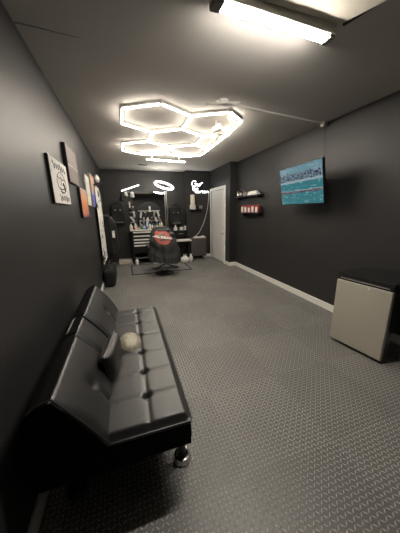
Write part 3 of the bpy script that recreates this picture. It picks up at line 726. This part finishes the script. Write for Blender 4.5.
# articulated LED lamp
t = thing('work_lamp', 'tilted white light bar lamp above the left mirror corner', 'lamp', (.0, YB, 1.8))
wa, wb = Vector((-.03, 6.57, 1.935)), Vector((.43, 6.57, 2.09))
obj('light_bar', tube(nb(), [wa, wb], .013, 10), 'bar', t, True)
obj('bar_housing', tube(nb(), [wa + Vector((-.02, .012, .012)), wb + Vector((0, .012, .02))], .014, 8), 'black', t, True)
obj('arm', tube(nb(), [(-.05, YB, 1.74), (-.05, 6.6, 1.74), (-.04, 6.58, 1.9)], .02, 8), 'black', t, True)
obj('wall_plate', box(nb(), (-.1, YB - .02, 1.68), (0, YB, 1.8), .004), 'black', t)
t2 = thing('twin_spot', 'pair of small white lamp heads under the tilted light bar', 'lamp', (.15, YB, 1.83))
obj('arm', tube(nb(), [(.15, YB, 1.93), (.15, 6.62, 1.93), (.05, 6.6, 1.91), (.26, 6.6, 1.9)], .008, 8), 'grey', t2, True)
for x, z, s in ((.08, 1.86, .042), (.235, 1.85, .056)):
    bm = nb(); lathe(bm, [(s, -s * 1.2), (s * 1.05, -s), (s * .8, s * .8), (s * .4, s * 1.2)], (x, 6.6, z), 16); obj('lamp_head', bm, 'white', t2, True)
# ring light on its stand
t = thing('ring_light', 'glowing tilted ring light on a thin stand beside the mirror', 'ring light', (1.14, 6.6, 0))
rc = Vector((1.055, 6.275, 2.06))
rn = Vector((-.02, -.35, -.94)); ru = Vector((.97, 0.05, -.2)).normalized()
rn = Vector((0, 0, 0)) + ru.cross(Vector((0, .9, .42))).normalized(); rv = rn.cross(ru).normalized()
bm = nb(); tube(bm, [rc + ru * .24 * math.cos(a * PI / 24) + rv * .24 * math.sin(a * PI / 24) for a in range(48)], .02, 10, closed=True); obj('ring', bm, 'ring', t, True)
bm = nb(); tube(bm, [rc - ru * .24 * math.cos(a) * 0 + rv * .27, rc + rv * .3 + Vector((.06, .02, -.1)), (1.14, 6.6, 1.85), (1.14, 6.6, .05)], .013, 8); obj('stand', bm, 'black', t, True)
for a in range(3):
    obj('leg', tube(nb(), [(1.14, 6.6, .3), (1.14 + .09 * math.cos(a * 2.094 + .4), 6.6 + .09 * math.sin(a * 2.094 + .4), .008)], .009, 6), 'black', t, True)

# ------------------------------------------------------------------ right station
t = thing('wall_cabinet', 'black low cabinet on the back wall right of the barber chair', 'cabinet', (1.5, YB, .65))
obj('body', box(nb(), (1.28, 6.43, .66), (1.7, YB, .85), .006), 'black', t)
dr = obj('drawer', box(nb(), (1.295, 6.415, .675), (1.685, 6.435, .835), .004), 'black', t)
obj('drawer_pull', box(nb(), (1.42, 6.4, .75), (1.56, 6.415, .765), .003), 'steel', dr)
t = thing('side_table', 'narrow white topped table with black frame beside the barber chair', 'table', (1.45, 6.2, 0))
bm = nb(); box(bm, (1.2, 6.05, .575), (1.72, 6.4, .61), .006); obj('tabletop', bm, 'white', t)
obj('apron', box(nb(), (1.24, 6.1, .53), (1.66, 6.36, .575)), 'black', t)
for x in (1.24, 1.64):
    for y in (6.1, 6.36): obj('leg', tube(nb(), [(x, y, .54), (x, y, 0)], .014, 8), 'black', t, True)
obj('cross_bar', tube(nb(), [(1.24, 6.1, .25), (1.64, 6.1, .25)], .01, 8), 'black', t, True)
def jar(x, y, z, prof, m, lab, capm=None, name='jar'):
    t = thing(name, lab, name.replace('_', ' '), (x, y, z), 'white containers on the black cabinet')
    bm = nb(); lathe(bm, prof, (x, y, z), 16); obj('body', bm, m, t, True)
    zt = prof[-1][1]; bm = nb(); lathe(bm, [(prof[-1][0] * 1.1, zt), (prof[-1][0] * 1.1, zt + .018)], (x, y, z), 14); obj('lid', bm, capm or 'white', t, True)
jar(1.36, 6.5, .85, [(.055, 0), (.06, .02), (.05, .07), (.022, .11), (.014, .14)], 'white', 'cone shaped white bottle on the black cabinet', name='pump_bottle')
jar(1.54, 6.5, .85, [(.05, 0), (.056, .015), (.056, .065), (.05, .075)], 'white', 'round white jar in the middle of the black cabinet')
jar(1.645, 6.5, .85, [(.03, 0), (.032, .02), (.028, .05), (.034, .1)], 'white', 'slim white cup at the right end of the black cabinet', name='cup')
t = thing('rolling_trunk', 'dark metal trunk with diamond front on casters', 'trunk', (1.96, 6.35, 0))
obj('body', box(nb(), (1.73, 6.2, .1), (2.19, 6.46, .6), .008), 'trunkmat', t)
obj('lid', box(nb(), (1.72, 6.19, .6), (2.2, 6.47, .625), .006), 'trunkmat', t)
bm = nb(); cx, cz = 1.96, .38
for a, b in (((-.2, 0), (0, .17)), ((0, .17), (.2, 0)), ((.2, 0), (0, -.17)), ((0, -.17), (-.2, 0))):
    tube(bm, [(cx + a[0], 6.196, cz + a[1]), (cx + b[0], 6.196, cz + b[1])], .008, 6)
obj('front_trim', bm, 'trunkmat', t)
obj('bottom_drawer', box(nb(), (1.75, 6.188, .12), (2.17, 6.2, .19), .003), 'trunkmat', t)
for x in (1.77, 2.15):
    for y in (6.24, 6.42):
        bm = nb(); lathe(bm, [(.03, -.012), (.045, -.008), (.045, .008), (.03, .012)], (0, 0, 0), 16, Matrix.Translation((x, y, .045)) @ Matrix.Rotation(PI / 2, 4, 'Y')); obj('caster', bm, 'white' if x > 2 else 'black', t, True)
        obj('fork', box(nb(), (x - .02, y - .01, .06), (x + .02, y + .01, .1)), 'steel', t)
bm = nb(); grid(bm, lambda a, b: Vector((1.84 + .34 * a, 6.22 + .2 * b, .655 + .012 * math.sin(7 * a) + .015 * math.sin(5 * b + 3 * a))), 18, 10, lambda a, b: Vector((1.84 + .34 * a, 6.22 + .2 * b, .626)))
tag(obj('towel', bm, 'whitecloth', None, True), 'folded white towel lying on the dark metal trunk', 'towel')
def bag(x, y, w, hh, lab):
    t = thing('plastic_bag', lab, 'bag', (x, y, 0), 'white plastic bags on the floor')
    rr = random.Random(int(x * 100))
    ph = [rr.uniform(0, 6) for _ in range(4)]
    def r(th, z): return w * (math.sin(PI * min(1, (z * .82 + .14))) ** .7) * (1 + .12 * math.sin(3 * th + ph[0]) + .08 * math.sin(7 * th + ph[1] + 5 * z))
    bm = nb(); nu, nv = 24, 12
    V = [[bm.verts.new((x + r(2 * PI * i / nu, j / nv) * math.cos(2 * PI * i / nu), y + .8 * r(2 * PI * i / nu, j / nv) * math.sin(2 * PI * i / nu), hh * j / nv)) for j in range(nv + 1)] for i in range(nu)]
    for i in range(nu):
        for j in range(nv): bm.faces.new((V[i][j], V[(i + 1) % nu][j], V[(i + 1) % nu][j + 1], V[i][j + 1]))
    bm.faces.new([v[0] for v in V][::-1]); bm.faces.new([v[nv] for v in V])
    obj('body', bm, 'bag', t, True)
    for s in (-1, 1):
        obj('handle', tube(nb(), [(x + s * .02, y, hh * .95), (x + s * w * .45, y, hh * 1.15), (x + s * w * .3, y, hh * 1.2), (x, y, hh * .97)], .008, 6), 'bag', t, True)
bag(1.47, 5.93, .11, .2, 'larger white plastic bag on the floor left of the trunk')
bag(1.65, 5.96, .055, .2, 'slim white plastic bag between the larger bag and trunk')

# alcove shelf, dispenser, clock, neon
t = thing('alcove_shelf', 'small black shelf on the alcove wall under the neon sign', 'shelf', (1.98, 6.5, 1.43))
obj('board', box(nb(), (1.78, 6.34, 1.41), (2.19, 6.5, 1.43), .003), 'black', t)
for x in (1.84, 2.12): obj('bracket', box(nb(), (x - .008, 6.38, 1.37), (x + .008, 6.5, 1.41), .002), 'black', t)
t = thing('paper_towel_roll', 'tall cream paper roll in a white holder on the alcove shelf', 'paper roll', (1.87, 6.42, 1.43))
bm = nb(); lathe(bm, [(.055, .12), (.06, .125), (.06, .4), (.055, .405)], (1.87, 6.42, 1.43), 20); obj('roll', bm, 'cream', t, True)
obj('holder', box(nb(), (1.795, 6.36, 1.43), (1.94, 6.48, 1.56), .008), 'white', t)
t = thing('desk_clock', 'small black framed box right of the paper roll', 'clock', (2.1, 6.42, 1.43))
obj('case', box(nb(), (2.03, 6.38, 1.43), (2.17, 6.46, 1.56), .006), 'black', t)
obj('face', box(nb(), (2.05, 6.376, 1.45), (2.15, 6.381, 1.54), .002), 'grey', t)

t = thing('neon_sign', 'white script neon sign on the alcove wall', 'neon sign', (2.1, 6.5, 2.05))
bm = nb(); box(bm, (1.84, 6.478, 1.86), (2.42, 6.488, 2.25), .03)
NY = 6.462
def neon(name, pts, r=.0075):
    if min(p[1] for p in pts) < 1.91 : pts = [(1.975 + (p[0] - 2.07) * 1.22, p[1]) for p in pts]
    return obj(name, tube(nb(), [(p[0], NY, p[1]) for p in pts], r, 8), 'neon', t, True)
def stroke(x, z, s, pts): return [(x + a * s, z + b * s) for a, b in pts]
arc = lambda cx, cz, rx, rz_, a0, a1, n=12: [(cx + rx * math.cos(math.radians(lerp(a0, a1, k / n))), cz + rz_ * math.sin(math.radians(lerp(a0, a1, k / n)))) for k in range(n + 1)]
# first word: a large round capital and small letters
neon('letter', arc(1.945, 2.135, .07, .075, 40, 330, 16) + [(2.0, 2.14), (1.96, 2.14)], .009)
neon('letter', [(2.03, 2.15), (2.035, 2.09), (2.06, 2.075), (2.085, 2.09), (2.09, 2.15), (2.09, 2.08), (2.11, 2.075)])
neon('letter', [(2.11, 2.08), (2.135, 2.14), (2.14, 2.16), (2.145, 2.13), (2.175, 2.17), (2.2, 2.16)])
# second word
neon('letter', [(1.9, 2.05), (1.905, 1.98), (1.93, 1.975), (1.885, 2.035), (1.94, 2.03)])
neon('letter', [(1.95, 2.05), (1.95, 1.975), (1.965, 2.01), (1.985, 2.01), (1.99, 1.975)])
neon('letter', arc(2.035, 1.995, .024, .022, 0, 300, 10))
# third word
x0, z0 = 2.07, 1.89
neon('letter', [(2.075, 1.975), (2.07, 1.905), (2.085, 1.89), (2.11, 1.9), (2.06, 1.945), (2.11, 1.95)])
neon('letter', arc(2.14, 1.915, .024, .024, 20, 340, 10) + [(2.168, 1.94), (2.17, 1.892)])
neon('letter', [(2.19, 1.94), (2.19, 1.892), (2.195, 1.925), (2.225, 1.94)])
neon('letter', [(2.245, 1.965), (2.245, 1.895), (2.265, 1.89)])
neon('letter', arc(2.3, 1.915, .025, .025, 0, 360, 12))
neon('letter', [(2.345, 1.942), (2.345, 1.892), (2.35, 1.925), (2.375, 1.94), (2.39, 1.925), (2.392, 1.892)])
neon('underline', [(1.9, 1.955), (1.96, 1.95), (2.0, 1.945)], .007)
obj('backing', box(nb(), (1.93, 6.484, 1.875), (2.41, 6.494, 2.0), .004), 'black', t)
obj('backing', box(nb(), (1.85, 6.484, 1.95), (2.22, 6.494, 2.23), .004), 'black', t)
for x, z in ((1.95, 2.1), (2.1, 2.11), (1.95, 2.0), (2.1, 1.92), (2.25, 1.92), (2.37, 1.92)):
    obj('standoff', tube(nb(), [(x, NY, z), (x, 6.5, z)], .006, 6), 'white', t)
o = obj('cord', tube(nb(), [(2.39, 6.485, 1.9), (2.375, 6.48, 1.7), (2.35, 6.48, 1.5), (2.28, 6.48, 1.2), (2.18, 6.48, .95), (2.06, 6.48, .75), (1.93, 6.47, .645)], .008, 6), 'white', t, True)

# ------------------------------------------------------------------ floor things at the back
t = thing('floor_mat', 'thin grey mat under the barber chair with a dark border', 'mat', (.75, 5.7, 0))
obj('mat_sheet', box(nb(), (.07, 5.18, 0), (1.42, 6.12, .006), .002), 'floor', t)
bm = nb()
for a, b in (((.03, 5.16), (1.45, 5.185)), ((.03, 6.1), (1.45, 6.125)), ((.03, 5.185), (.06, 6.1)), ((1.42, 5.185), (1.45, 6.1))): box(bm, (*a, 0), (*b, .009), .002)
obj('border', bm, 'blackmat', t)
t = thing('low_box', 'low pale wooden box on the floor left of the tool chest', 'box', (-.09, 6.6, 0))
obj('carton', box(nb(), (-.26, 6.42, 0), (.08, 6.74, .06), .004), 'palewood', t)
obj('lid', box(nb(), (-.27, 6.41, .06), (.09, 6.75, .09), .004), 'palewood', t)
bottle((.2, 6.16, 0), .045, .2, 'white', 'grey', 'white bottle standing on the floor in front of the tool chest')

# ------------------------------------------------------------------ barber chair and the cape over it
BX, BY = .75, 5.05
t = thing('barber_chair', 'black barber chair with chrome base seen from behind', 'barber chair', (BX, BY, 0))
bm = nb(); lathe(bm, [(.2, 0), (.21, .012), (.19, .03), (.12, .055), (.07, .075)], (BX, BY, .009), 32); obj('base_plate', bm, 'black', t, True)
bm = nb(); lathe(bm, [(.05, .07), (.05, .26), (.075, .28), (.075, .36)], (BX, BY, 0), 20); obj('hydraulic_column', bm, 'chrome', t, True)
obj('seat', box(nb(), (BX - .26, BY - .12, .36), (BX + .26, BY + .4, .5), .04), 'leather', t)
bm = nb(); box(bm, (BX - .24, -.05, 0), (BX + .24, .05, .5), .035, Matrix.Translation((0, BY - .14, .46)) @ Matrix.Rotation(math.radians(8), 4, 'X')); obj('backrest', bm, 'leather', t)
obj('headrest', box(nb(), (BX - .13, BY - .24, .97), (BX + .13, BY - .16, 1.04), .03), 'leather', t)
for s in (-1, 1):
    obj('armrest', box(nb(), (BX + s * .3 - .04, BY - .12, .62), (BX + s * .3 + .04, BY + .28, .67), .018), 'leather', t)
    obj('arm_support', tube(nb(), [(BX + s * .3, BY - .05, .64), (BX + s * .3, BY - .03, .44), (BX + s * .26, BY, .42)], .016, 8), 'chrome', t, True)
obj('footrest', box(nb(), (BX - .2, BY + .45, .12), (BX + .2, BY + .6, .15), .01), 'steel', t)
obj('footrest_arm', tube(nb(), [(BX, BY + .35, .38), (BX, BY + .52, .14)], .025, 8), 'chrome', t, True)
obj('pump_lever', tube(nb(), [(BX - .05, BY - .02, .2), (BX - .2, BY - .1, .16), (BX - .3, BY - .12, .18)], .012, 8), 'chrome', t, True)
bm = nb(); box(bm, (BX - .12, BY - .3, .17), (BX + .27, BY - .16, .2), .008); tube(bm, [(BX - .1, BY - .23, .19), (BX - .02, BY, .22)], .012); tube(bm, [(BX + .22, BY - .23, .19), (BX + .06, BY, .22)], .012)
obj('rear_step', bm, 'black', t)

def cape_mat():
    m, nt, b = newmat('cape_cloth'); L = nt.links.new
    tc = nd(nt, 'ShaderNodeTexCoord'); sp = nd(nt, 'ShaderNodeSeparateXYZ'); L(tc.outputs['Object'], sp.inputs[0])
    dx = mth(nt, 'SUBTRACT', sp.outputs[0], -.055); dz = mth(nt, 'SUBTRACT', sp.outputs[2], .868)
    dz = mth(nt, 'ADD', dz, mth(nt, 'MULTIPLY', dx, .18))
    r = mth(nt, 'SQRT', mth(nt, 'ADD', mth(nt, 'POWER', dx, 2), mth(nt, 'POWER', mth(nt, 'MULTIPLY', dz, 1.15), 2)))
    front = mth(nt, 'LESS_THAN', sp.outputs[1], .05)
    def mix(f, a, c):
        x = nd(nt, 'ShaderNodeMix', data_type='RGBA'); L(f, x.inputs[0])
        for i, v in ((6, a), (7, c)):
            if isinstance(v, tuple): x.inputs[i].default_value = (*v, 1)
            else: L(v, x.inputs[i])
        return x.outputs[2]
    n = nd(nt, 'ShaderNodeTexNoise'); n.inputs['Scale'].default_value = 38; n.inputs['Detail'].default_value = 2; L(tc.outputs['Object'], n.inputs['Vector'])
    base = (.035, .036, .035)
    disc = mth(nt, 'MULTIPLY', mth(nt, 'LESS_THAN', r, .17), front)
    inner = mth(nt, 'MULTIPLY', mth(nt, 'LESS_THAN', r, .1), front)
    emb = mix(mth(nt, 'GREATER_THAN', n.outputs['Fac'], .5), (.07, .05, .045), (.3, .17, .14))
    c = mix(disc, base, (.42, .08, .06)); c = mix(inner, c, emb)
    band = mth(nt, 'MULTIPLY', mth(nt, 'MULTIPLY', mth(nt, 'LESS_THAN', mth(nt, 'ABSOLUTE', dz), .022), mth(nt, 'LESS_THAN', mth(nt, 'ABSOLUTE', dx), .2)), front)
    let = mix(mth(nt, 'GREATER_THAN', n.outputs['Fac'], .56), (.8, .76, .72), (.25, .14, .12))
    c = mix(band, c, let)
    L(c, b.inputs['Base Color']); b.inputs['Roughness'].default_value = .6
    return m
M['cape'] = cape_mat()
CBX, CBY = .765, 5.0
def cape_f(a, b):
    th = math.radians(lerp(-118, 118, a)); v = b     # v 0 top, 1 hem
    keys = [(0, .01, 1.085), (.06, .12, 1.075), (.14, .20, 1.02), (.24, .235, .95), (.34, .255, .86), (.44, .30, .80), (.6, .30, .66), (.8, .325, .50), (1, .345, .36)]
    for (v0, w0, z0), (v1, w1, z1) in zip(keys, keys[1:]):
        if v <= v1: q = (v - v0) / (v1 - v0); w, z = lerp(w0, w1, q), lerp(z0, z1, q); break
    lo = sstep(.42, .75, v); s = math.sin(th)
    c = math.cos(th)
    fold = .022 * lo * math.sin(11 * th + 1.5 * v) + .010 * lo * math.sin(19 * th + 2)
    # hanging swags between the shoulders
    sw = .012 * sstep(.3, .45, v) * (1 - sstep(.8, 1, v)) * math.sin(21 * (v - .22 * math.cos(th * 1.1)) + .5)
    w2 = w * (1 + .02 * math.sin(5 * th))
    dep = .10 + .13 * sstep(.1, .4, v) + .05 * v
    dep = min(dep, w * 1.05)
    rr = 1 + (fold + sw) / max(w, .1)
    sx = math.copysign(abs(s) ** .8, s)
    z -= .05 * lo * (s * .6 + .3 * math.sin(2.2 * th) ) * v + .05 * v * lo * c
    return Vector((CBX - .05 * (1 - sstep(.2, .7, v)) + w2 * sx * rr, CBY - dep * c * rr + (-.05 if v < 1 else -.05), z))
bm = grid(nb(), cape_f, 90, 60, lambda a, b: cape_f(a, b) + Vector((0, .006, -.002)))
t = thing('draped_cape', 'dark cape with red round emblem draped over the barber chair', 'barber cape', (CBX, CBY, 0))
obj('cloth', bm, 'cape', t, True)
